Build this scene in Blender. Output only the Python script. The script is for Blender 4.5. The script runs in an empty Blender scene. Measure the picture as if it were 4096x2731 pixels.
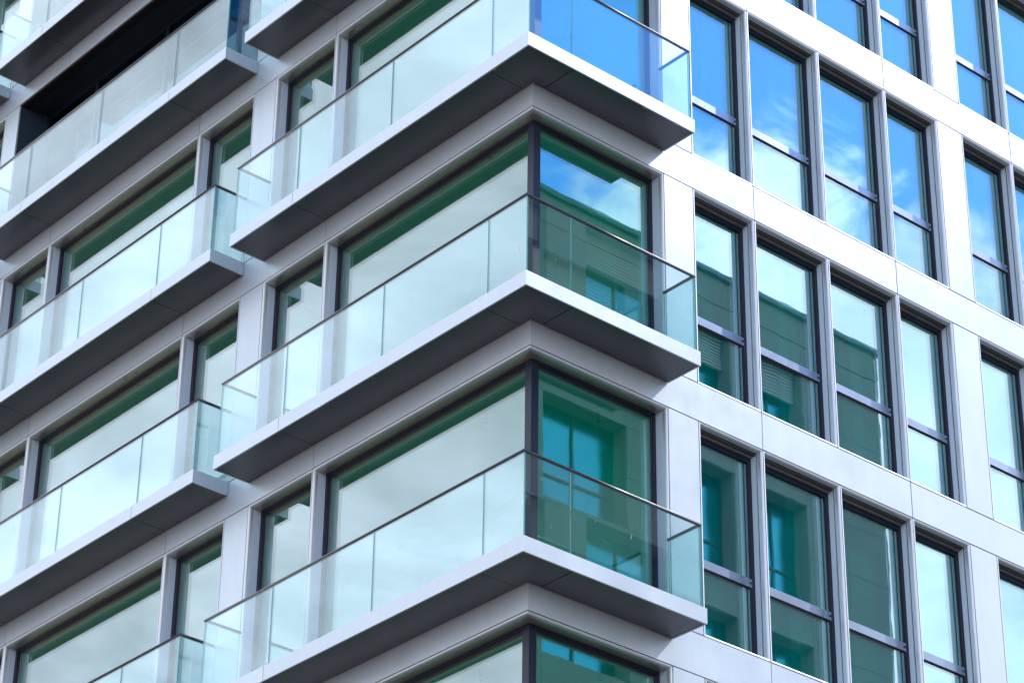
import bpy, bmesh, math, random
from mathutils import Matrix, Vector

random.seed(7)
sc = bpy.context.scene
COL = sc.collection

# ------------------------------------------------------------------ camera
H = 3.3                                   # storey height
cam_d = bpy.data.cameras.new('camera')
cam = bpy.data.objects.new('camera', cam_d)
COL.objects.link(cam)
R = Matrix(((0.6553746, 0.37714859, 0.65440284),
            (0.75521211, -0.34072506, -0.55996526),
            (0.01178134, 0.86119996, -0.50812974)))
cam.matrix_world = Matrix.Translation((20.7684811, -18.04406965, -19.81276529)) @ R.to_4x4()
cam_d.lens = 99.17080
cam_d.sensor_width = 36.0
cam_d.clip_start = 0.1
cam_d.clip_end = 2000.0
sc.camera = cam

# ------------------------------------------------------------------ light
SUN = Vector((0.34, 0.84, 1.0)).normalized()          # direction towards the sun
elev = math.asin(SUN.z)
azim = math.atan2(SUN.x, SUN.y)
world = bpy.data.worlds.new('World')
sc.world = world
world.use_nodes = True
wn, wl = world.node_tree.nodes, world.node_tree.links
wn.clear()


def wnode(t, **k):
    n = wn.new(t)
    for a, b in k.items():
        setattr(n, a, b)
    return n


def wmath(op, a, b=None, c=None, clamp=False):
    n = wnode('ShaderNodeMath', operation=op, use_clamp=clamp)
    for i, v in enumerate((a, b, c)):
        if v is None:
            continue
        if isinstance(v, (int, float)):
            n.inputs[i].default_value = v
        else:
            wl.new(v, n.inputs[i])
    return n.outputs[0]


sky = wnode('ShaderNodeTexSky', sky_type='NISHITA', sun_disc=False)
sky.sun_elevation = elev
sky.sun_rotation = azim
sky.air_density = 1.3
sky.dust_density = 0.6
sky.ozone_density = 3.0
tc = wnode('ShaderNodeTexCoord')
sep = wnode('ShaderNodeSeparateXYZ')
wl.new(tc.outputs['Generated'], sep.inputs[0])
dx, dy, dz = sep.outputs
den = wmath('ADD', wmath('MAXIMUM', dz, 0.0), 0.12)
px_ = wmath('DIVIDE', dx, den)
py_ = wmath('DIVIDE', dy, den)
comb = wnode('ShaderNodeCombineXYZ')
wl.new(px_, comb.inputs[0])
wl.new(py_, comb.inputs[1])


def cloud_noise(scale, detail, rough, off, dist=0.0):
    m = wnode('ShaderNodeMapping')
    m.inputs['Location'].default_value = off
    wl.new(comb.outputs[0], m.inputs['Vector'])
    n = wnode('ShaderNodeTexNoise')
    n.inputs['Scale'].default_value = scale
    n.inputs['Detail'].default_value = detail
    n.inputs['Roughness'].default_value = rough
    n.inputs['Distortion'].default_value = dist
    wl.new(m.outputs[0], n.inputs['Vector'])
    return n.outputs['Fac']


n_big = cloud_noise(2.6, 3, 0.5, (10.1449, 7.7173, 0.0))
n_mid = cloud_noise(9.0, 10, 0.62, (7.0182, 11.7013, 0.0), 0.8)
# cover rises towards the horizon and towards the cloud bank in the south-west
bank = wmath('ADD', wmath('MULTIPLY', dx, -0.8), wmath('MULTIPLY', dy, -0.6))
bankf = wmath('MULTIPLY', wmath('MAXIMUM', bank, 0.0), 0.60)
lowf = wmath('MINIMUM', wmath('MULTIPLY', wmath('SUBTRACT', 0.558, dz), 4.2), 0.40)
lowf = wmath('MAXIMUM', lowf, -0.17)
cover = wmath('ADD', wmath('ADD', wmath('MULTIPLY', n_big, 0.95), wmath('MULTIPLY', n_mid, 0.75)),
              wmath('ADD', bankf, lowf))
mr = wnode('ShaderNodeMapRange', interpolation_type='SMOOTHSTEP')
mr.inputs['From Min'].default_value = 0.83
mr.inputs['From Max'].default_value = 1.02
wl.new(cover, mr.inputs['Value'])
n_fine = cloud_noise(4.5, 6, 0.6, (7.0, 3.0, 0.0), 0.5)
# thin cloud is brighter on the sun's side
sunside = wmath('ADD', wmath('MULTIPLY', dx, 0.375 * 0.16), wmath('MULTIPLY', dy, 0.927 * 0.16))
shade = wmath('MULTIPLY', wmath('ADD', wmath('MULTIPLY', n_fine, 1.9), 0.10), wmath('ADD', sunside, 0.80))
cl_col = wnode('ShaderNodeCombineColor')
CL = (8.8, 9.6, 10.9)
for i in range(3):
    wl.new(wmath('MULTIPLY', shade, CL[i]), cl_col.inputs[i])
mix = wnode('ShaderNodeMix', data_type='RGBA')
wl.new(mr.outputs[0], mix.inputs['Factor'])
hs = wnode('ShaderNodeHueSaturation')
hs.inputs['Saturation'].default_value = 1.45
wl.new(sky.outputs[0], hs.inputs['Color'])
hv = wnode('ShaderNodeVectorMath', operation='MULTIPLY')
hv.inputs[1].default_value = (0.62, 0.92, 1.34)
wl.new(hs.outputs[0], hv.inputs[0])
wl.new(hv.outputs[0], mix.inputs['A'])
wl.new(cl_col.outputs[0], mix.inputs['B'])
bg = wnode('ShaderNodeBackground')
bg.inputs['Strength'].default_value = 0.12
wl.new(mix.outputs['Result'], bg.inputs['Color'])
wo = wnode('ShaderNodeOutputWorld')
wl.new(bg.outputs[0], wo.inputs['Surface'])

sun_d = bpy.data.lights.new('sun', 'SUN')
sun_d.energy = 2.05
sun_d.angle = math.radians(0.5)
sun_d.color = (1.0, 0.96, 0.90)
sun = bpy.data.objects.new('sun', sun_d)
COL.objects.link(sun)
sun.rotation_euler = SUN.to_track_quat('Z', 'Y').to_euler()
sun.location = (30, 60, 60)

sc.view_settings.view_transform = 'Standard'
sc.view_settings.look = 'None'
sc.view_settings.exposure = 0.98
sc.view_settings.gamma = 1.0
sc.view_settings.use_curve_mapping = False
sc.render.engine = 'CYCLES'
cy = sc.cycles
cy.max_bounces = 9
cy.diffuse_bounces = 3
cy.glossy_bounces = 6
cy.transmission_bounces = 6
cy.transparent_max_bounces = 32
cy.caustics_reflective = False
cy.caustics_refractive = False
cy.sample_clamp_indirect = 8.0
cy.use_denoising = True


# ------------------------------------------------------------------ materials
def new_mat(name):
    m = bpy.data.materials.new(name)
    m.use_nodes = True
    m.node_tree.nodes.clear()
    return m, m.node_tree.nodes, m.node_tree.links


def noise(N, L, coord, scale, detail=3, rough=0.5, mapscale=None):
    if mapscale:
        mp = N.new('ShaderNodeMapping')
        mp.inputs['Scale'].default_value = mapscale
        L.new(coord, mp.inputs['Vector'])
        coord = mp.outputs[0]
    n = N.new('ShaderNodeTexNoise')
    n.inputs['Scale'].default_value = scale
    n.inputs['Detail'].default_value = detail
    n.inputs['Roughness'].default_value = rough
    L.new(coord, n.inputs['Vector'])
    return n.outputs['Fac']


def maprange(N, L, v, a, b, c, d):
    m = N.new('ShaderNodeMapRange')
    for i, x in zip(('From Min', 'From Max', 'To Min', 'To Max'), (a, b, c, d)):
        m.inputs[i].default_value = x
    L.new(v, m.inputs['Value'])
    return m.outputs[0]


def metal(name, col, rough, metallic, streak=0.06, vary=0.05, bump=0.0, spec=0.5, ribs=None):
    """satin coated metal: base colour with faint vertical streaks and cloudy roughness"""
    m, N, L = new_mat(name)
    out = N.new('ShaderNodeOutputMaterial')
    p = N.new('ShaderNodeBsdfPrincipled')
    g = N.new('ShaderNodeNewGeometry')
    oi = N.new('ShaderNodeObjectInfo')
    st = noise(N, L, g.outputs['Position'], 9.0, 4, 0.6, (1.0, 1.0, 0.12))
    cl = noise(N, L, g.outputs['Position'], 1.7, 4, 0.6)
    f1 = maprange(N, L, st, 0.3, 0.7, 1 - streak, 1 + streak * 0.5)
    f2 = maprange(N, L, oi.outputs['Random'], 0, 1, 1 - vary, 1 + vary)
    mu = N.new('ShaderNodeMath')
    mu.operation = 'MULTIPLY'
    L.new(f1, mu.inputs[0])
    L.new(f2, mu.inputs[1])
    vm = N.new('ShaderNodeVectorMath')
    vm.operation = 'SCALE'
    vm.inputs[0].default_value = col
    L.new(mu.outputs[0], vm.inputs['Scale'])
    L.new(vm.outputs[0], p.inputs['Base Color'])
    L.new(maprange(N, L, cl, 0.3, 0.7, rough - 0.04, rough + 0.06), p.inputs['Roughness'])
    p.inputs['Metallic'].default_value = metallic
    p.inputs['Specular IOR Level'].default_value = spec
    if bump or ribs:
        b = N.new('ShaderNodeBump')
        if ribs:
            tcn = N.new('ShaderNodeTexCoord')
            w = N.new('ShaderNodeTexWave')
            w.bands_direction = ribs
            w.inputs['Scale'].default_value = 42.0
            L.new(g.outputs['Position'], w.inputs['Vector'])
            L.new(w.outputs['Fac'], b.inputs['Height'])
            b.inputs['Distance'].default_value = 0.0006
            b.inputs['Strength'].default_value = 0.35
        else:
            h = noise(N, L, g.outputs['Position'], 2.2, 2, 0.4)
            L.new(h, b.inputs['Height'])
            b.inputs['Distance'].default_value = bump
            b.inputs['Strength'].default_value = 1.0
        L.new(b.outputs[0], p.inputs['Normal'])
    L.new(p.outputs[0], out.inputs[0])
    return m


def glass(name, tint, refl_col, f0, wave=0.0, dirt=0.0, gain=1.0, wscale=0.9, body=None):
    """coated glass sheet: fresnel mirror over a tinted see-through layer"""
    m, N, L = new_mat(name)
    out = N.new('ShaderNodeOutputMaterial')
    tr = N.new('ShaderNodeBsdfTransparent')
    tr.inputs[0].default_value = (*tint, 1)
    gl = N.new('ShaderNodeBsdfGlossy')
    gl.inputs['Color'].default_value = (*refl_col, 1)
    gl.inputs['Roughness'].default_value = 0.0
    g = N.new('ShaderNodeNewGeometry')
    lw = N.new('ShaderNodeLayerWeight')
    lw.inputs['Blend'].default_value = 0.5
    # schlick from the facing term: f0 + (1-f0) * facing^5
    pw = N.new('ShaderNodeMath')
    pw.operation = 'POWER'
    L.new(lw.outputs['Facing'], pw.inputs[0])
    pw.inputs[1].default_value = 4.0
    fac = maprange(N, L, pw.outputs[0], 0, 1, f0, 1.0)
    if gain != 1.0:
        mg = N.new('ShaderNodeMath')
        mg.operation = 'MULTIPLY'
        mg.use_clamp = True
        L.new(fac, mg.inputs[0])
        mg.inputs[1].default_value = gain
        fac = mg.outputs[0]
    if wave:
        h = noise(N, L, g.outputs['Position'], wscale, 1, 0.35)
        b = N.new('ShaderNodeBump')
        b.inputs['Strength'].default_value = 1.0
        b.inputs['Distance'].default_value = wave
        L.new(h, b.inputs['Height'])
        L.new(b.outputs[0], gl.inputs['Normal'])
    mx = N.new('ShaderNodeMixShader')
    L.new(fac, mx.inputs[0])
    L.new(tr.outputs[0], mx.inputs[1])
    L.new(gl.outputs[0], mx.inputs[2])
    last = mx.outputs[0]
    if body:                                 # faint body colour of the tinted interlayer
        bd = N.new('ShaderNodeBsdfDiffuse')
        bd.inputs[0].default_value = (*body[0], 1)
        mb = N.new('ShaderNodeMixShader')
        mb.inputs[0].default_value = body[1]
        L.new(tr.outputs[0], mb.inputs[1])
        L.new(bd.outputs[0], mb.inputs[2])
        L.new(mb.outputs[0], mx.inputs[1])
    if dirt:
        df = N.new('ShaderNodeBsdfDiffuse')
        df.inputs[0].default_value = (0.75, 0.8, 0.85, 1)
        n1 = noise(N, L, g.outputs['Position'], 26.0, 3, 0.6, (1, 1, 0.25))
        n2 = noise(N, L, g.outputs['Position'], 2.0, 2, 0.5)
        spots = maprange(N, L, n1, 0.70, 0.78, 0.0, 0.5)
        film = maprange(N, L, n2, 0.3, 0.7, dirt * 0.4, dirt)
        ad = N.new('ShaderNodeMath')
        ad.operation = 'ADD'
        ad.use_clamp = True
        L.new(spots, ad.inputs[0])
        L.new(film, ad.inputs[1])
        m2 = N.new('ShaderNodeMixShader')
        L.new(ad.outputs[0], m2.inputs[0])
        L.new(last, m2.inputs[1])
        L.new(df.outputs[0], m2.inputs[2])
        last = m2.outputs[0]
    L.new(last, out.inputs[0])
    return m


def plain(name, col, rough=0.6, var=0.1, scale=3.0, spec=0.3):
    m, N, L = new_mat(name)
    out = N.new('ShaderNodeOutputMaterial')
    p = N.new('ShaderNodeBsdfPrincipled')
    g = N.new('ShaderNodeNewGeometry')
    n = noise(N, L, g.outputs['Position'], scale, 5, 0.6)
    vm = N.new('ShaderNodeVectorMath')
    vm.operation = 'SCALE'
    vm.inputs[0].default_value = col
    L.new(maprange(N, L, n, 0.25, 0.75, 1 - var, 1 + var), vm.inputs['Scale'])
    L.new(vm.outputs[0], p.inputs['Base Color'])
    p.inputs['Roughness'].default_value = rough
    p.inputs['Specular IOR Level'].default_value = spec
    L.new(p.outputs[0], out.inputs[0])
    return m


M = {}
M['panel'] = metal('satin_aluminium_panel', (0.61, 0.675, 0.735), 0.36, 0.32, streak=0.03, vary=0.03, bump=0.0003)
M['trim'] = metal('bright_aluminium_trim', (0.70, 0.72, 0.76), 0.38, 0.5, 0.0, 0.0)
M['reveal'] = metal('aluminium_reveal', (0.74, 0.88, 1.0), 0.36, 0.0, 0.04, 0.02)
M['ribL'] = metal('ribbed_reveal_left', (0.70, 0.80, 0.97), 0.40, 0.0, 0.03, 0.02, ribs='Y')
M['ribR'] = metal('ribbed_reveal_right', (0.70, 0.80, 0.97), 0.40, 0.0, 0.03, 0.02, ribs='X')
M['head'] = metal('ground_lit_head_soffit', (0.60, 0.54, 0.45), 0.30, 0.7, 0.03, 0.02)  # plain aluminium; warm light off the ground is put into its colour
M['frame'] = metal('dark_frame_metal', (0.012, 0.018, 0.038), 0.32, 0.1, 0.03, 0.03, spec=0.35)
M['transom'] = metal('grey_transom_metal', (0.33, 0.385, 0.50), 0.28, 0.8, 0.03, 0.03)
M['rail'] = metal('dark_bronze_rail', (0.060, 0.060, 0.072), 0.30, 0.9, 0.03, 0.0)
_p = [n for n in M['rail'].node_tree.nodes if n.type == 'BSDF_PRINCIPLED'][0]
_p.inputs['Coat Weight'].default_value = 1.0
_p.inputs['Coat Roughness'].default_value = 0.36
M['black'] = plain('black_shadow_gap', (0.008, 0.008, 0.009), 0.7)
M['gasket'] = plain('black_gasket', (0.012, 0.013, 0.015), 0.5)
M['blind'] = metal('brown_blind_box', (0.10, 0.092, 0.088), 0.4, 0.4, 0.02, 0.02)
M['blind_rail'] = metal('grey_blind_rail', (0.36, 0.36, 0.36), 0.35, 0.6, 0.02, 0.02)
M['loggia_side'] = metal('shaded_loggia_side', (0.05, 0.075, 0.12), 0.35, 0.3, 0.03, 0.03)  # silver wall; the shade of the recess is painted in as dark blue
M['soffit'] = metal('shaded_soffit_panel', (0.13, 0.13, 0.145), 0.32, 0.6, 0.03, 0.05)  # same aluminium as the panels, with the underside's shade put into the colour
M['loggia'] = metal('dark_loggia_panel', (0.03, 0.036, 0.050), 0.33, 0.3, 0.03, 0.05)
M['slab'] = plain('balcony_deck', (0.22, 0.21, 0.20), 0.8)
M['room'] = plain('room_plaster', (0.80, 0.80, 0.76), 0.9, 0.04)
M['room_dark'] = plain('dark_core_wall', (0.10, 0.10, 0.10), 0.9, 0.04)
M['floor'] = plain('room_floor', (0.20, 0.16, 0.12), 0.7, 0.1)
M['glass'] = glass('coated_window_glass', (0.90, 0.97, 0.96), (0.96, 0.96, 1.0), 0.20, wave=0.0002, wscale=1.6)
M['glass_in'] = glass('green_inner_glass', (0.01, 0.86, 0.56), (0.70, 0.93, 1.0), 0.18, wave=0.0002, wscale=1.5, body=((0.0, 0.30, 0.19), 0.20))
M['glassR'] = glass('coated_window_glass_wavy', (0.82, 0.97, 0.97), (0.76, 0.95, 1.0), 0.31, wave=0.0003, wscale=1.9)
M['glassR_in'] = glass('teal_inner_glass', (0.01, 0.84, 0.70), (0.60, 0.92, 1.0), 0.26, wave=0.0003, wscale=1.7, body=((0.0, 0.42, 0.38), 0.46))
M['glassC'] = glass('coated_corner_glass', (0.78, 0.97, 0.93), (0.72, 0.94, 1.0), 0.26, wave=0.0003, wscale=1.9)
M['glassC_in'] = glass('emerald_corner_glass', (0.01, 0.86, 0.58), (0.45, 0.92, 0.90), 0.20, wave=0.0003, wscale=1.7, body=((0.0, 0.40, 0.29), 0.46))
M['foam'] = plain('orange_foam', (0.75, 0.38, 0.10), 0.8, 0.2, 40.0)
M['lime'] = plain('white_splash', (0.85, 0.86, 0.84), 0.8, 0.05, 30.0)
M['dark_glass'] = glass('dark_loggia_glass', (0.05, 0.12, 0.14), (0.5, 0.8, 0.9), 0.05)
M['balu'] = glass('balustrade_glass', (0.87, 0.96, 0.972), (0.90, 0.97, 1.0), 0.12, wave=0.0, dirt=0.004, gain=1.0)
M['edge'] = glass('green_glass_edge', (0.02, 0.30, 0.28), (0.5, 0.9, 0.9), 0.15, body=((0.45, 0.85, 0.85), 0.35))
M['stone'] = plain('beige_stone', (0.20, 0.215, 0.205), 0.75, 0.10, 1.3)
M['stone_dark'] = plain('stone_joint', (0.08, 0.075, 0.07), 0.9)
M['coping'] = metal('dark_coping', (0.10, 0.11, 0.12), 0.4, 0.5)
M['far_glass'] = metal('far_window_glass', (0.05, 0.30, 0.46), 0.20, 1.0, 0.0, 0.0)
M['far_slat'] = plain('pale_blind_slat', (0.42, 0.43, 0.44), 0.6)
M['curtain'] = plain('white_curtain', (0.85, 0.86, 0.86), 0.9, 0.03)
M['asphalt'] = plain('asphalt', (0.055, 0.055, 0.058), 0.9, 0.25, 4.0)
M['paving'] = plain('paving_stone', (0.25, 0.20, 0.15), 0.85, 0.15, 2.0)


# ------------------------------------------------------------------ geometry helpers
def mesh(name, bm, mats):
    bmesh.ops.recalc_face_normals(bm, faces=bm.faces[:])
    me = bpy.data.meshes.new(name)
    bm.to_mesh(me)
    bm.free()
    for m in (mats if isinstance(mats, (list, tuple)) else [mats]):
        me.materials.append(M[m])
    return me


def link(name, me, parent=None, loc=(0, 0, 0)):
    o = bpy.data.objects.new(name, me)
    COL.objects.link(o)
    o.location = loc
    if parent is not None:
        o.parent = parent
    return o


def empty(name, parent=None, loc=(0, 0, 0)):
    o = bpy.data.objects.new(name, None)
    o.empty_display_size = 0.2
    COL.objects.link(o)
    o.location = loc
    if parent is not None:
        o.parent = parent
    return o


def prism(bm, poly, z0, z1, mi=0):
    """vertical prism over an XY polygon"""
    a = [bm.verts.new((x, y, z0)) for x, y in poly]
    b = [bm.verts.new((x, y, z1)) for x, y in poly]
    fs = [bm.faces.new(a), bm.faces.new(b)]
    n = len(poly)
    for i in range(n):
        fs.append(bm.faces.new((a[i], a[(i + 1) % n], b[(i + 1) % n], b[i])))
    for f in fs:
        f.material_index = mi
    return fs


def box(bm, x0, x1, y0, y1, z0, z1, mi=0):
    return prism(bm, [(x0, y0), (x1, y0), (x1, y1), (x0, y1)], z0, z1, mi)


def FL(s, d):            # left facade (faces -Y): s metres from the corner, d metres outwards
    return (-s, -d)


def FR(s, d):            # right facade (faces +X)
    return (d, s)


def fbox(bm, F, s0, s1, d0, d1, z0, z1, mi=0):
    return prism(bm, [F(s0, d0), F(s1, d0), F(s1, d1), F(s0, d1)], z0, z1, mi)


def ring(bm, corners, prof, mi=0):
    """closed profile [(o, d)] swept round a ring of corner functions (o, d) -> xyz"""
    V = [[bm.verts.new(c(o, d)) for (o, d) in prof] for c in corners]
    n, m = len(V), len(prof)
    for i in range(n):
        for j in range(m):
            f = bm.faces.new((V[i][j], V[(i + 1) % n][j], V[(i + 1) % n][(j + 1) % m], V[i][(j + 1) % m]))
            f.material_index = mi
            f.smooth = False


def rect_corners(F, s0, s1, z0, z1):
    return [lambda o, d: (*F(s0 + o, d), z0 + o), lambda o, d: (*F(s1 - o, d), z0 + o),
            lambda o, d: (*F(s1 - o, d), z1 - o), lambda o, d: (*F(s0 + o, d), z1 - o)]


def corner_corners(sl, sr, z0, z1):
    return [lambda o, d: (*FL(sl - o, d), z0 + o), lambda o, d: (*FL(sl - o, d), z1 - o),
            lambda o, d: (d, -d, z1 - o), lambda o, d: (*FR(sr - o, d), z1 - o),
            lambda o, d: (*FR(sr - o, d), z0 + o), lambda o, d: (d, -d, z0 + o)]


def tube(bm, pts, r, n=14, mi=0):
    """mitred round bar along a polyline"""
    pts = [Vector(p) for p in pts]
    rings = []
    up = Vector((0, 0, 1))
    for i, p in enumerate(pts):
        a = (p - pts[i - 1]).normalized() if i else None
        b = (pts[i + 1] - p).normalized() if i < len(pts) - 1 else None
        t = (a + b).normalized() if a is not None and b is not None else (a if b is None else b)
        side = t.cross(up).normalized()
        k = 1.0
        if a is not None and b is not None:
            k = 1.0 / max(0.3, t.dot(a))
        rings.append([bm.verts.new(p + side * (math.cos(2 * math.pi * j / n) * r * k) + up * (math.sin(2 * math.pi * j / n) * r))
                      for j in range(n)])
    for i in range(len(rings) - 1):
        for j in range(n):
            f = bm.faces.new((rings[i][j], rings[i + 1][j], rings[i + 1][(j + 1) % n], rings[i][(j + 1) % n]))
            f.smooth = True
            f.material_index = mi
    bm.faces.new(rings[0])
    bm.faces.new(rings[-1])


# ------------------------------------------------------------------ facade layout
ZT = -0.318                    # opening head (joint) below each storey line
ZB = -H + 0.198                # opening sill (joint)
GAP = 0.006
KS = list(range(-4, 4))        # storeys; storey k hangs below spandrel k, at z = -k*H
PL = 7.03                      # bay length, left facade
S1, S2, S3, S4, S5, S6 = 4.037, 5.370, 5.876, 7.210, 11.075, 12.402
LEFT_WIN = [(S1, S2), (S3, S4), (S4, S5), (S5, S6), (S3 + PL, S4 + PL), (S4 + PL, S5 + PL), (S5 + PL, S6 + PL)]
LEFT_PIL = [(S2, S3), (S6, S3 + PL), (S6 + PL, S3 + 2 * PL)]
LEFT_J = [0.0, S1, S4, S5, S4 + PL, S5 + PL, S3 + 2 * PL]
PR = 5.345
RIGHT_WIN = [(2.655, 3.735), (3.735, 5.083), (5.083, 6.410), (6.410, 7.492),
             (8.010, 9.086), (9.086, 10.430), (10.430, 11.755), (11.755, 12.837)]
RIGHT_PIL = [(2.153, 2.655), (7.492, 8.010), (12.837, 13.355)]
RIGHT_J = [0.0, 3.735, 6.410, 9.086, 11.755, 13.355]
CORNER_R = 2.153

bld = empty('apartment_building', loc=(0, 0, -21.5))
bld['label'] = 'pale metal clad apartment building with glass balconies wrapping its corner'
bld['category'] = 'building'
bld.matrix_world  # noqa
OFF = Vector((0, 0, 21.5))     # children are placed relative to the foot of the building


def part(name, me, loc=(0, 0, 0)):
    return link(name, me, bld, Vector(loc) + OFF)


# --- spandrel panels
def bevel(bm, w=0.003):
    bmesh.ops.bevel(bm, geom=bm.edges[:], offset=w, segments=1, affect='EDGES')


sp_meshes = []
for F, J in ((FL, LEFT_J), (FR, RIGHT_J)):
    for a, b in zip(J[:-1], J[1:]):
        bm = bmesh.new()
        if a == 0.0:                       # mitred at the building corner
            prism(bm, [F(0, 0), F(b - GAP, 0), F(b - GAP, -0.03), F(0.03, -0.03)], ZT + GAP, 0.198 - GAP)
        else:
            fbox(bm, F, a + GAP, b - GAP, -0.03, 0, ZT + GAP, 0.198 - GAP)
            bevel(bm)
        sp_meshes.append(mesh('spandrel_panel', bm, 'panel'))
pil_meshes = []
for F, J in ((FL, LEFT_PIL), (FR, RIGHT_PIL)):
    for a, b in J:
        bm = bmesh.new()
        fbox(bm, F, a + GAP, b - GAP, -0.03, 0, ZB + GAP, ZT - GAP)
        bevel(bm)
        pil_meshes.append((mesh('pilaster_panel', bm, 'panel'), F is FL and abs(a - S6) < .01))
bm = bmesh.new()
fbox(bm, FL, 12.503, S3 + PL - GAP, -0.03, 0, ZB + GAP, ZT - GAP)
bevel(bm)
pil_narrow = mesh('pilaster_panel', bm, 'panel')
# black backing behind the joints
bm = bmesh.new()
prism(bm, [(-19.9, 0.034), (-0.034, 0.034), (-0.034, 13.35), (-0.16, 13.35), (-0.16, 0.16), (-19.9, 0.16)], ZT - 0.012, 0.198 + 0.012)
back_sp = mesh('backing_wall', bm, 'black')
bm = bmesh.new()
for F, J in ((FL, LEFT_PIL), (FR, RIGHT_PIL)):
    for a, b in J:
        if F is FL and abs(a - S6) < .01:
            a = 12.52
        fbox(bm, F, a - 0.012, b + 0.012, -0.16, -0.034, ZB + 0.015, ZT - 0.015)
for s in (S4, S5, S4 + PL, S5 + PL):
    fbox(bm, FL, s - 0.012, s + 0.012, -0.30, -0.034, ZB + 0.015, ZT - 0.015)
for s in (3.735, 5.083, 6.410, 9.086, 10.430, 11.755):
    fbox(bm, FR, s - 0.012, s + 0.012, -0.30, -0.034, ZB + 0.015, ZT - 0.015)
fbox(bm, FL, S1 - 0.012, S1 + 0.012, -0.30, -0.034, ZB + 0.015, ZT - 0.015)
back_pil = mesh('backing_post', bm, 'black')
bm = bmesh.new()
for F, J in ((FL, LEFT_PIL), (FR, RIGHT_PIL)):
    for a, b in J:
        if F is FL and abs(a - S6) < .01:
            a = 12.52
        fbox(bm, F, a - 0.012, b + 0.012, -0.16, -0.034, ZB + 0.015, ZT - 0.015)
fbox(bm, FL, S4 + PL - 0.012, S4 + PL + 0.012, -0.30, -0.034, ZB + 0.015, ZT - 0.015)
fbox(bm, FL, S5 + PL - 0.012, S5 + PL + 0.012, -0.30, -0.034, ZB + 0.015, ZT - 0.015)
for s in (3.735, 5.083, 6.410, 9.086, 10.430, 11.755):
    fbox(bm, FR, s - 0.012, s + 0.012, -0.30, -0.034, ZB + 0.015, ZT - 0.015)
fbox(bm, FL, S1 - 0.012, S1 + 0.012, -0.30, -0.034, ZB + 0.015, ZT - 0.015)
back_pil_loggia = mesh('backing_post', bm, 'black')

for k in KS + [4]:
    for me in sp_meshes:
        part('spandrel_panel', me, (0, 0, -k * H))
    part('backing_wall', back_sp, (0, 0, -k * H))
for k in KS:
    for me, wide in pil_meshes:
        if wide and k <= -2:
            part('pilaster_panel', pil_narrow, (0, 0, -k * H))
        else:
            part('pilaster_panel', me, (0, 0, -k * H))
    part('backing_post', back_pil_loggia if k <= -2 else back_pil, (0, 0, -k * H))

# --- windows
DEP = 0.176                                   # reveal depth
TRIM = [(GAP, -0.060), (GAP, -0.004), (0.009, 0.0), (0.018, -0.001), (0.027, -0.006), (0.034, -0.016),
        (0.037, -0.030), (0.037, -0.060)]


def win_parts(corners, F, ribmat, kind):
    """meshes of one window as {name: mesh}"""
    res = []
    bm = bmesh.new()
    ring(bm, corners, TRIM)
    me = mesh('trim', bm, 'trim')
    res.append(('trim', me))
    bm = bmesh.new()
    if kind == 'deep':
        ring(bm, corners, [(0.0375, -0.0605), (0.036, -DEP), (0.016, -DEP), (0.016, -0.0605)])
    else:
        ring(bm, corners, [(0.036, -0.0605), (0.036, -0.078), (0.016, -0.078), (0.016, -0.0605)])
        ring(bm, corners, [(0.036, -0.102), (0.036, -DEP), (0.016, -DEP), (0.016, -0.102)])
        ring(bm, corners, [(0.020, -0.079), (0.020, -0.101), (0.012, -0.101), (0.012, -0.079)], 1)
    bm.normal_update()
    for f in bm.faces:
        if kind == 'deep' and abs(f.normal.z) > 0.9:
            f.material_index = 2  # level faces take the metal coloured by ground bounce
    res.append(('reveal', mesh('reveal', bm, [ribmat, 'black', 'head'])))
    bm = bmesh.new()
    fw = 0.084 if kind == 'deep' else 0.080
    ring(bm, corners, [(0.030, -DEP), (fw, -DEP), (fw + 0.002, -DEP - 0.003), (fw + 0.002, -DEP - 0.07), (0.030, -DEP - 0.07)])
    res.append(('frame', mesh('frame', bm, 'frame')))
    bm = bmesh.new()
    ring(bm, corners, [(fw + 0.002, -DEP - 0.014), (fw + 0.018, -DEP - 0.018), (fw + 0.018, -DEP - 0.06), (fw + 0.002, -DEP - 0.06)])
    res.append(('gasket', mesh('gasket', bm, 'gasket')))
    return res


def pane_mesh(F, s0, s1, z0, z1, mat, d=-0.200, th=0.026):
    bm = bmesh.new()
    fs = fbox(bm, F, s0, s1, d - th, d, z0, z1)
    for f in bm.faces:                      # inner face carries the body tint
        c = f.calc_center_median()
        dep = -c.y if F is FL else c.x
        f.material_index = 1 if abs(dep - (d - th)) < 1e-4 else 0
    return mesh('pane', bm, [mat, mat + '_in'])


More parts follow.
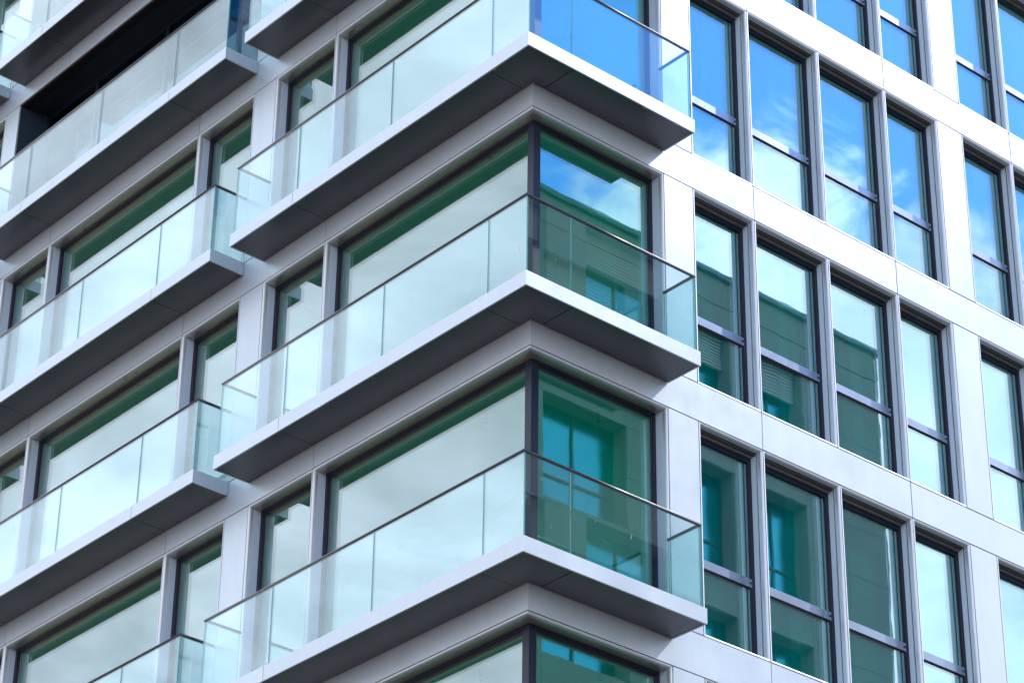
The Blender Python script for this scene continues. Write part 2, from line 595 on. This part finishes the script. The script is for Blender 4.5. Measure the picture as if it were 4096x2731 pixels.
windows = []            # (list of (name, mesh), label, origin)
IN = 0.098
for a, b in LEFT_WIN:
    c = rect_corners(FL, a, b, ZB, ZT)
    ps = win_parts(c, FL, 'ribL', 'deep')
    ps.append(('pane', pane_mesh(FL, a + IN, b - IN, ZB + IN, ZT - IN, 'glass')))
    windows.append((ps, (a, b), 'L'))
TR0, TR1 = -2.118, -2.006
curtains = {}
for a, b in RIGHT_WIN:
    c = rect_corners(FR, a, b, ZB, ZT)
    ps = win_parts(c, FR, 'reveal', 'guide')
    ps.append(('pane', pane_mesh(FR, a + IN, b - IN, TR1 + 0.0, ZT - 0.150, 'glassR')))
    ps.append(('pane', pane_mesh(FR, a + IN, b - IN, ZB + IN, TR0 - 0.0, 'glassR')))
    bm = bmesh.new()
    fbox(bm, FR, a + 0.083, b - 0.083, -DEP - 0.07, -DEP - 0.0025, TR0, TR1)
    bevel(bm, 0.002)
    ps.append(('transom', mesh('transom', bm, 'transom')))
    bm = bmesh.new()
    fbox(bm, FR, a + 0.083, b - 0.083, -DEP - 0.06, -DEP - 0.018, TR0 - 0.022, TR0 - 0.001)
    ps.append(('gasket', mesh('gasket', bm, 'gasket')))
    bm = bmesh.new()   # drain cap near the right end of the transom
    fbox(bm, FR, b - 0.118, b - 0.094, -DEP - 0.002, -DEP + 0.008, TR0 + 0.045, TR0 + 0.066)
    bevel(bm, 0.003)
    ps.append(('drain_cap', mesh('drain_cap', bm, 'black')))
    # head: slot, blind box, blind rail, deeper top frame
    bm = bmesh.new()
    fbox(bm, FR, a + 0.0365, b - 0.0365, -0.100, -0.060, ZT - 0.034, ZT - 0.020, 0)
    ps.append(('head_slot', mesh('head_slot', bm, 'black')))
    bm = bmesh.new()
    fbox(bm, FR, a + 0.037, b - 0.037, -0.136, -0.101, ZT - 0.058, ZT - 0.036)
    bevel(bm, 0.003)
    ps.append(('blind_box', mesh('blind_box', bm, 'blind')))
    bm = bmesh.new()
    fbox(bm, FR, a + 0.050, b - 0.050, -0.172, -0.140, ZT - 0.078, ZT - 0.058)
    fbox(bm, FR, a + 0.050, b - 0.050, -0.165, -0.145, ZT - 0.058, ZT - 0.037)
    ps.append(('blind_rail', mesh('blind_rail', bm, 'blind_rail')))
    bm = bmesh.new()
    fbox(bm, FR, a + 0.084, b - 0.084, -DEP - 0.07, -DEP - 0.0025, ZT - 0.140, ZT - 0.080)
    ps.append(('top_frame', mesh('top_frame', bm, 'frame')))
    bm = bmesh.new()
    fbox(bm, FR, b - 0.150, b - 0.138, -0.285, -0.262, -1.75, -1.60)
    fbox(bm, FR, b - 0.150, b - 0.138, -0.262, -0.240, -1.64, -1.62)
    bevel(bm, 0.002)
    ps.append(('window_handle', mesh('window_handle', bm, 'trim')))
    windows.append((ps, (a, b), 'R'))
    bm = bmesh.new()          # drawn-back curtain behind the glass
    w0, w1, nf = b - 0.12 - 0.34 * (b - a), b - 0.12, 26
    top, bot, row = [], [], []
    for dd in (0.0, 0.004):
        row.append([])
        for i in range(nf + 1):
            s = w0 + (w1 - w0) * i / nf
            d = -0.40 + 0.028 * math.sin(i * 1.35) + 0.012 * math.sin(i * 0.41) - dd
            row[-1].append([bm.verts.new((*FR(s, d), z)) for z in (ZB + 0.10, -0.36)])
    for r_ in row:
        for i in range(nf):
            bm.faces.new((r_[i][0], r_[i + 1][0], r_[i + 1][1], r_[i][1]))
    for e_ in (0, 1):
        for i in range(nf):
            bm.faces.new((row[0][i][e_], row[0][i + 1][e_], row[1][i + 1][e_], row[1][i][e_]))
    curtains[(a, b)] = mesh('curtain', bm, 'curtain')
# the corner window
c = corner_corners(S1, CORNER_R, ZB, ZT)
cps = win_parts(c, None, 'ribL', 'deep')
cps.append(('pane', pane_mesh(FL, 0.200 + 0.10, S1 - IN, ZB + IN, ZT - IN, 'glass')))
cps.append(('pane', pane_mesh(FR, 0.200 + 0.10, CORNER_R - IN, ZB + IN, ZT - IN, 'glassC')))
bm = bmesh.new()
q0, q1 = 0.1735, 0.282
prism(bm, [(-q0, q0), (-q0, q1), (-q0 - 0.045, q1), (-q0 - 0.045, q1 + 0.02), (-q0 - 0.075, q1 + 0.02), (-q0 - 0.075, q0 + 0.075),
           (-q1 - 0.02, q0 + 0.075), (-q1 - 0.02, q0 + 0.045), (-q1, q0 + 0.045), (-q1, q0)], ZB + 0.037, ZT - 0.037)
cps.append(('corner_post', mesh('corner_post', bm, 'frame')))
for lx, ly in ((-0.66, 1.65), (-1.57, 0.68)):
    bm = bmesh.new()                      # small black ceiling spotlight inside
    for r0, r1, za, zb_ in ((0.028, 0.020, -0.40, -0.302), (0.020, 0.034, -0.43, -0.40)):
        va = [bm.verts.new((lx + r0 * math.cos(i * math.pi / 5), ly + r0 * math.sin(i * math.pi / 5), zb_ if r0 > 0.025 else za)) for i in range(10)]
        vb = [bm.verts.new((lx + r1 * math.cos(i * math.pi / 5), ly + r1 * math.sin(i * math.pi / 5), za if r0 > 0.025 else -0.43)) for i in range(10)]
        bm.faces.new(va)
        bm.faces.new(vb)
        for i in range(10):
            bm.faces.new((va[i], va[(i + 1) % 10], vb[(i + 1) % 10], vb[i]))
    cps.append(('ceiling_spotlight', mesh('ceiling_spotlight', bm, 'gasket')))

for k in KS:
    for ps, (a, b), side in windows:
        if side == 'L' and k <= -2 and S3 - .01 < a < S6 - .01:
            continue
        F = FL if side == 'L' else FR
        w = empty('window', bld, Vector((0, 0, -k * H)) + OFF)
        for n, me in ps:
            link(n, me, w)
        if side == 'R' and random.random() < 0.45:
            link('curtain', curtains[(a, b)], w)
    w = empty('window', bld, Vector((0, 0, -k * H)) + OFF)
    w['label'] = 'corner window with a dark corner post'
    for n, me in cps:
        link(n, me, w)

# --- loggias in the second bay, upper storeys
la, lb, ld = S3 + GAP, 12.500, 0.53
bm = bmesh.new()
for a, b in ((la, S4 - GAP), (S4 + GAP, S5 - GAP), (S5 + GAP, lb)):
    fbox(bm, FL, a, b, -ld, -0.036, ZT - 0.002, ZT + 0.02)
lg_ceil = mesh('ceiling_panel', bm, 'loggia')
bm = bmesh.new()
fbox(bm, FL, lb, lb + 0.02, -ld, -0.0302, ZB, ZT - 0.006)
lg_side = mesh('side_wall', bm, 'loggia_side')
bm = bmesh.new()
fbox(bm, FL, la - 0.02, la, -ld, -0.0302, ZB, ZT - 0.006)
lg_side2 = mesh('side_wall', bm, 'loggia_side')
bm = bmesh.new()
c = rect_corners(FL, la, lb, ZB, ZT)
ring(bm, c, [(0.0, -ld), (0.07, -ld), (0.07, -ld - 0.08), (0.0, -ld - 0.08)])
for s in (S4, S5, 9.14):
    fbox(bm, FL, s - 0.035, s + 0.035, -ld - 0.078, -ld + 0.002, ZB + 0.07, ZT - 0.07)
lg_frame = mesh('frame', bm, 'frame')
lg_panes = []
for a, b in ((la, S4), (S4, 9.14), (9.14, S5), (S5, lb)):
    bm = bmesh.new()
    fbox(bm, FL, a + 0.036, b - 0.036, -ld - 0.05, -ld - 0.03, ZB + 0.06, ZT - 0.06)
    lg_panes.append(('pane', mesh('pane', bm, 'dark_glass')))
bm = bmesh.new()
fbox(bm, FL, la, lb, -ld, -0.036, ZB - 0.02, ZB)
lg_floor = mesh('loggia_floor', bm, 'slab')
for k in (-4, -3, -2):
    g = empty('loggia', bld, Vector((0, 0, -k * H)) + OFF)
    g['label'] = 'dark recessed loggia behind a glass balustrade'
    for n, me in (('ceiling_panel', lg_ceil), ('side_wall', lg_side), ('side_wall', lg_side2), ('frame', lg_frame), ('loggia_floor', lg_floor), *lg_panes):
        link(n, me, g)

# --- balconies
BD, FT, FB = 0.557, 0.190, 0.0     # projection, fascia top and bottom
GD, GT, RZ, RR = 0.536, 0.0175, 1.214, 0.0205
HG = 0.004


def glass_panel(F, s0, s1, d0=None, d1=None):
    bm = bmesh.new()
    if d0 is None:
        d0, d1 = GD - GT / 2, GD + GT / 2
    fbox(bm, F, s0, s1, d0, d1, FT - 0.02, RZ - 0.01)
    bmesh.ops.recalc_face_normals(bm, faces=bm.faces[:])
    big = max(f.calc_area() for f in bm.faces)
    for f in bm.faces:
        f.material_index = 0 if f.calc_area() > big * 0.5 else 1
    return mesh('glass_panel', bm, ['balu', 'edge'])


def screws(bm, pts):
    for x, y in pts:
        n = 6
        prism(bm, [(x + 0.0035 * math.cos(i * math.pi / 3), y + 0.0035 * math.sin(i * math.pi / 3)) for i in range(n)], 0.0045, 0.0062)


def straight_balcony(s0, s1, joints, gjoints):
    """wall balcony on the left facade between s0 and s1"""
    ps = []
    J = [s0] + joints + [s1]
    for i, (a, b) in enumerate(zip(J[:-1], J[1:])):
        a2 = a + (HG if i else 0)
        b2 = b - (HG if i < len(J) - 2 else 0)
        bm = bmesh.new()
        fbox(bm, FL, a2, b2, BD - 0.022, BD, FB, FT)
        bevel(bm, 0.0025)
        ps.append(('fascia_panel', mesh('fascia_panel', bm, 'panel')))
        bm = bmesh.new()
        a3 = a + (HG if i else 0.028)
        b3 = b - (HG if i < len(J) - 2 else 0.028)
        fbox(bm, FL, a3, b3, 0.010, BD - 0.029, 0.006, 0.026)
        bevel(bm, 0.002)
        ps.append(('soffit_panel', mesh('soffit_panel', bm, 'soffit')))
    for a, b in ((s0, s0 + 0.022), (s1 - 0.022, s1)):
        bm = bmesh.new()
        fbox(bm, FL, a, b, 0.006, BD - 0.0225, FB, FT)
        ps.append(('fascia_panel', mesh('fascia_panel', bm, 'panel')))
    bm = bmesh.new()
    fbox(bm, FL, s0 + 0.0225, s1 - 0.0225, 0.012, BD - 0.0225, 0.030, FT - 0.008)
    ps.append(('slab', mesh('slab', bm, ['black'])))
    e0, e1 = s0 + 0.022, s1 - 0.055
    G = [e0] + gjoints + [e1]
    for i, (a, b) in enumerate(zip(G[:-1], G[1:])):
        ps.append(('glass_panel', glass_panel(FL, a + (HG if i else 0), b - (HG if i < len(G) - 2 else 0))))
    for s in (e0 + 0.001, e1 - 0.0185):
        ps.append(('glass_panel', glass_panel(FL, s, s + 0.0175, 0.030, GD - GT / 2 - 0.002)))
    bm = bmesh.new()
    e0r, e1r = e0 + 0.01, e1 - 0.01
    tube(bm, [(*FL(e0r, 0.02), RZ), (*FL(e0r, GD), RZ), (*FL(e1r, GD), RZ), (*FL(e1r, 0.02), RZ)], RR)
    ps.append(('handrail', mesh('handrail', bm, 'rail')))
    bm = bmesh.new()
    pts = []
    n = int((s1 - s0) / 0.42)
    for i in range(n + 1):
        s = s0 + 0.07 + i * (s1 - s0 - 0.14) / n
        pts += [FL(s, 0.045), FL(s, BD - 0.06)]
    screws(bm, pts)
    ps.append(('soffit_screws', mesh('soffit_screws', bm, 'black')))
    return ps


CBL, CBR = 5.392, 2.158           # ends of the corner balcony


def corner_balcony():
    ps = []
    B = BD
    # fascia: three pieces, mitred at the corner
    bm = bmesh.new()
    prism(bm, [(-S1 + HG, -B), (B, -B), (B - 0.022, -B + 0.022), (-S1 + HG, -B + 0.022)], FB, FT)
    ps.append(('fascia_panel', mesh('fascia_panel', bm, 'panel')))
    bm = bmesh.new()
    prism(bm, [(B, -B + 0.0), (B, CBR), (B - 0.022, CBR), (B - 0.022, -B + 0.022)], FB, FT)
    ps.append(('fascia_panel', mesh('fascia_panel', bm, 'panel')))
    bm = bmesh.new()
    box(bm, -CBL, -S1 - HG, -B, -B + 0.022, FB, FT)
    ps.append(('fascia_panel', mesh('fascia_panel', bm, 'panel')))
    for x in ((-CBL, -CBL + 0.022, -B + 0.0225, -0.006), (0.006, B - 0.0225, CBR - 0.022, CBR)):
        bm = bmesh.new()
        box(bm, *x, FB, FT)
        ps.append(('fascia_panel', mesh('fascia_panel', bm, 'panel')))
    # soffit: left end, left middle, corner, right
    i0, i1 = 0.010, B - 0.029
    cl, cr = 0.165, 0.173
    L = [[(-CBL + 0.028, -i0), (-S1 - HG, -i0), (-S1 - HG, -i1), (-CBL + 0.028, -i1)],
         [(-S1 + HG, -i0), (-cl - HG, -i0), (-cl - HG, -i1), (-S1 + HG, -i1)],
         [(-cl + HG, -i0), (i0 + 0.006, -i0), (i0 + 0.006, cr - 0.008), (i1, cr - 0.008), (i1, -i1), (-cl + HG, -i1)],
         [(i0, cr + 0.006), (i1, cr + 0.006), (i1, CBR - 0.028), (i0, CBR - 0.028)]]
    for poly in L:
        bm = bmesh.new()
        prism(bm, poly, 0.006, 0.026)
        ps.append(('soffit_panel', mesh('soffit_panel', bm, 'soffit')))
    bm = bmesh.new()
    c0 = 0.0225
    prism(bm, [(-CBL + c0, -0.012), (0.012, -0.012), (0.012, CBR - c0), (B - c0, CBR - c0), (B - c0, -B + c0), (-CBL + c0, -B + c0)],
          0.030, FT - 0.008)
    ps.append(('slab', mesh('slab', bm, 'black')))
    gl = [-GD - GT / 2, 0.124, 2.047, 3.964, CBL - 0.055]
    for i, (a, b) in enumerate(zip(gl[:-1], gl[1:])):
        ps.append(('glass_panel', glass_panel(FL, a + (HG if i else 0), b - (HG if i < 3 else 0))))
    gr = [-GD + GT / 2 + 0.004, 0.138, CBR - 0.055]
    for i, (a, b) in enumerate(zip(gr[:-1], gr[1:])):
        ps.append(('glass_panel', glass_panel(FR, a + (HG if i else 0), b - (HG if i < 1 else 0))))
    ps.append(('glass_panel', glass_panel(FL, CBL - 0.055 - 0.0185, CBL - 0.056, 0.030, GD - GT / 2 - 0.002)))
    ps.append(('glass_panel', glass_panel(FR, CBR - 0.055 - 0.0185, CBR - 0.056, 0.030, GD - GT / 2 - 0.002)))
    bm = bmesh.new()
    el, er = CBL - 0.065, CBR - 0.065
    tube(bm, [(-el, -0.02, RZ), (-el, -GD, RZ), (GD, -GD, RZ), (GD, er, RZ), (0.02, er, RZ)], RR)
    ps.append(('handrail', mesh('handrail', bm, 'rail')))
    bm = bmesh.new()
    pts = []
    for i in range(13):
        x = -CBL + 0.07 + i * (CBL + B - 0.14) / 12
        pts += [(x, -B + 0.06)] + ([(x, -0.045)] if x < -0.03 else [])
    for i in range(6):
        y = 0.06 + i * (CBR - 0.12) / 5
        pts += [(B - 0.06, y), (0.05, y)]
    screws(bm, pts)
    ps.append(('soffit_screws', mesh('soffit_screws', bm, 'black')))
    return ps


B2 = straight_balcony(5.836, 12.425, [7.207, 11.070], [7.122, 9.050, 10.985])
B3 = straight_balcony(5.836 + PL, 12.425 + PL, [7.207 + PL, 11.070 + PL], [7.122 + PL, 9.050 + PL, 10.985 + PL])
CB = corner_balcony()
corner_b = {}
for k in KS:
    for ps in (CB, B2, B3):
        b = empty('balcony', bld, Vector((0, 0, -k * H)) + OFF)
        if ps is CB:
            corner_b[k] = b
            b['label'] = 'balcony wrapping the building corner'
        for n, me in ps:
            o = link(n, me, b)
            if n == 'soffit_screws':
                o['kind'] = 'stuff'

# --- small marks: foam squeezed out of the soffit joint, a bird splash on one glass panel
def blob(name, pts, r, mat, parent, sc_=(1, 1, 1), seed=1):
    rr_ = random.Random(seed)
    bm = bmesh.new()
    for p in pts:
        v = bmesh.ops.create_icosphere(bm, subdivisions=1, radius=r * rr_.uniform(0.6, 1.1))['verts']
        bmesh.ops.scale(bm, vec=sc_, verts=v)
        for q in v:
            q.co += Vector(p) + Vector((rr_.uniform(-1, 1), rr_.uniform(-1, 1), rr_.uniform(-1, 1))) * r * 0.15
    return link(name, mesh(name, bm, mat), parent)


cb0 = corner_b[0]
blob('foam_bead', [(-0.094 + i * 0.012, -0.530, 0.000) for i in range(4)], 0.009, 'foam', cb0, seed=2)
blob('foam_bead', [(0.531, 1.304 + i * 0.014, 0.001) for i in range(5)], 0.011, 'foam', cb0, seed=3)
blob('foam_bead', [(0.531, 1.828 + i * 0.014, 0.001) for i in range(5)], 0.009, 'foam', cb0, seed=4)
blob('bird_splash', [(0.432 - 0.001 * i, -0.5462, 0.60 - i * 0.024) for i in range(9)], 0.012, 'lime', corner_b[1], (0.7, 0.12, 1.6), 5)

# --- rooms behind the glass
bm = bmesh.new()
prism(bm, [(-19.9, 0.161), (-0.161, 0.161), (-0.161, 13.35), (-3.2, 13.35), (-3.2, 3.2), (-19.9, 3.2)], -0.30, 0.165, 0)
rm_slab = mesh('floor_slab', bm, 'room')
bm = bmesh.new()
prism(bm, [(-19.9, 3.2), (-3.2, 3.2), (-3.2, 13.35), (-3.4, 13.35), (-3.4, 3.4), (-19.9, 3.4)], -3.30, 0.0, 0)
for s in (0.5 * (S2 + S3), 0.5 * (S6 + S3 + PL) + 0.1, 19.75):
    box(bm, -s - 0.06, -s + 0.06, 0.64 if s > 6 else 0.30, 3.19, -3.10, -0.31)
for s in (2.40, 7.75, 13.2):
    box(bm, -3.19, -0.30, s - 0.06, s + 0.06, -3.10, -0.31)
rm_wall = mesh('room_wall', bm, 'room')
for k in KS:
    part('floor_slab', rm_slab, (0, 0, -k * H))
    part('room_wall', rm_wall, (0, 0, -k * H))
part('floor_slab', rm_slab, (0, 0, -4 * H))

# --- the body of the building above and below the modelled storeys
bm = bmesh.new()
prism(bm, [(-19.9, 0.04), (-0.04, 0.04), (-0.04, 13.35), (-12, 13.35), (-12, 12), (-19.9, 12)], -21.5, -4 * H - 0.33)
part('lower_wall', mesh('lower_wall', bm, 'panel'))
bm = bmesh.new()
prism(bm, [(-19.9, 0.04), (-0.04, 0.04), (-0.04, 13.35), (-12, 13.35), (-12, 12), (-19.9, 12)], 4 * H + 0.215, 4 * H + 1.6)
part('parapet', mesh('parapet', bm, 'panel'))
bm = bmesh.new()
prism(bm, [(-19.9, 3.42), (-3.42, 3.42), (-3.42, 13.35), (-12, 13.35), (-12, 12), (-19.9, 12)], -4 * H, 4 * H)
part('core_wall', mesh('core_wall', bm, 'room_dark'))

# ------------------------------------------------------------------ building across the street (seen in the glass)
OX, OY1, OTOP = 22.0, 31.7, 18.45
off = empty('office_building', loc=(OX, 25, -21.5))
off['label'] = 'beige stone building across the street, mirrored in the windows right of the corner'
off['category'] = 'building'


def opart(name, me, x=0, y=0, z=0):
    return link(name, me, off, Vector((x - OX, y - 25, z + 21.5)))


OPEN = [(27.10, 28.75), (24.20, 26.15), (19.90, 22.55), (17.0, 18.65), (14.1, 16.05)]
STO = 3.90
TOPS = [16.70 - i * STO for i in range(9)]
OH = 2.75
bm = bmesh.new()
box(bm, OX + 0.62, OX + 14, 11.0, OY1 - 0.62, -21.5, OTOP - 0.3)
opart('core_wall', mesh('core_wall', bm, 'stone_dark'))
# stone panels: piers and bands split at the joints
ys = [11.0, 12.6, 14.1, 16.05, 17.0, 18.65, 19.9, 22.55, 24.2, 26.15, 27.10, 28.75, 30.2, OY1]
for zi in range(6):
    zt = 18.30 if zi == 0 else TOPS[zi - 1] - OH
    zb = TOPS[zi]
    rows = [(zt, 17.50), (17.48, zb)] if zi == 0 else [(zt, zb)]
    for (r1, r0) in rows:
        for y0, y1 in zip(ys[:-1], ys[1:]):
            bm = bmesh.new()
            box(bm, OX, OX + 0.6, y0 + 0.006, y1 - 0.006, r0 + 0.006, r1 - 0.006)
            opart('stone_panel', mesh('stone_panel', bm, 'stone'))
    for y0, y1 in zip(ys[:-1], ys[1:]):
        if any(abs(y0 - a) < .01 for a, b in OPEN):
            w = empty('window', off, Vector((0, 0, 21.5)))
            bm = bmesh.new()
            ym = 0.5 * (y0 + y1)
            wd = 0.06
            for p0, p1 in ((y0, y0 + wd), (y1 - wd, y1), (ym - wd / 2, ym + wd / 2)):
                box(bm, 0.46, 0.54, p0 - 25, p1 - 25, zb - OH, zb)
            for q in (zb - wd, zb - OH, zb - OH + 0.85):
                box(bm, 0.462, 0.538, y0 - 25, y1 - 25, q, q + wd)
            link('frame', mesh('frame', bm, 'frame'), w)
            bm = bmesh.new()
            box(bm, 0.50, 0.52, y0 + wd - 25, y1 - wd - 25, zb - OH + wd, zb - wd)
            link('pane', mesh('pane', bm, 'far_glass'), w)
            if zi == 0:
                for i in range(10):
                    bm = bmesh.new()
                    zz = zb - 0.06 - i * 0.09
                    prism(bm, [(0.28, y0 + 0.03 - 25), (0.34, y0 + 0.03 - 25), (0.34, y1 - 0.03 - 25), (0.28, y1 - 0.03 - 25)], zz, zz + 0.05)
                    link('blind_slat', mesh('blind_slat', bm, 'far_slat'), w)
        else:
            nrow = 2
            for i in range(nrow):
                bm = bmesh.new()
                h0 = zb - OH + i * OH / nrow
                box(bm, OX, OX + 0.6, y0 + 0.006, y1 - 0.006, h0 + 0.006, h0 + OH / nrow - 0.006)
                opart('stone_panel', mesh('stone_panel', bm, 'stone'))
# side wall and coping
for i in range(11):
    z0 = 18.30 - (i + 1) * 1.95
    bm = bmesh.new()
    box(bm, OX + 0.612, OX + 14, OY1 - 0.6, OY1, z0 + 0.006, z0 + 1.95 - 0.006)
    opart('stone_panel', mesh('stone_panel', bm, 'stone'))
bm = bmesh.new()
box(bm, OX - 0.12, OX + 14.1, 10.9, OY1 + 0.10, 18.30, OTOP)
opart('coping', mesh('coping', bm, 'coping'))
bm = bmesh.new()
box(bm, OX, OX + 14, 11.0, OY1, -21.5, TOPS[5] - OH)
opart('plinth_wall', mesh('plinth_wall', bm, 'stone'))

# ------------------------------------------------------------------ ground
def ground(name, x0, x1, y0, y1, z, mat, kind='structure'):
    bm = bmesh.new()
    vs = [bm.verts.new(p) for p in ((x0, y0, z), (x1, y0, z), (x1, y1, z), (x0, y1, z))]
    bm.faces.new(vs)
    o = link(name, mesh(name, bm, mat))
    o['kind'] = kind
    return o


ground('ground', -900, 900, -900, 900, -21.62, 'paving')
ground('road', 6, 17, -300, 300, -21.61, 'asphalt')
bm = bmesh.new()
for x in (5.85, 17.0):
    box(bm, x, x + 0.15, -300, 300, -21.62, -21.49)
o = link('kerb', mesh('kerb', bm, 'stone'))
o['kind'] = 'structure'
bm = bmesh.new()
box(bm, -40, 5.85, -40, 60, -21.615, -21.5)
box(bm, 17.15, 40, -40, 60, -21.615, -21.5)
o = link('pavement', mesh('pavement', bm, 'paving'))
o['kind'] = 'structure'
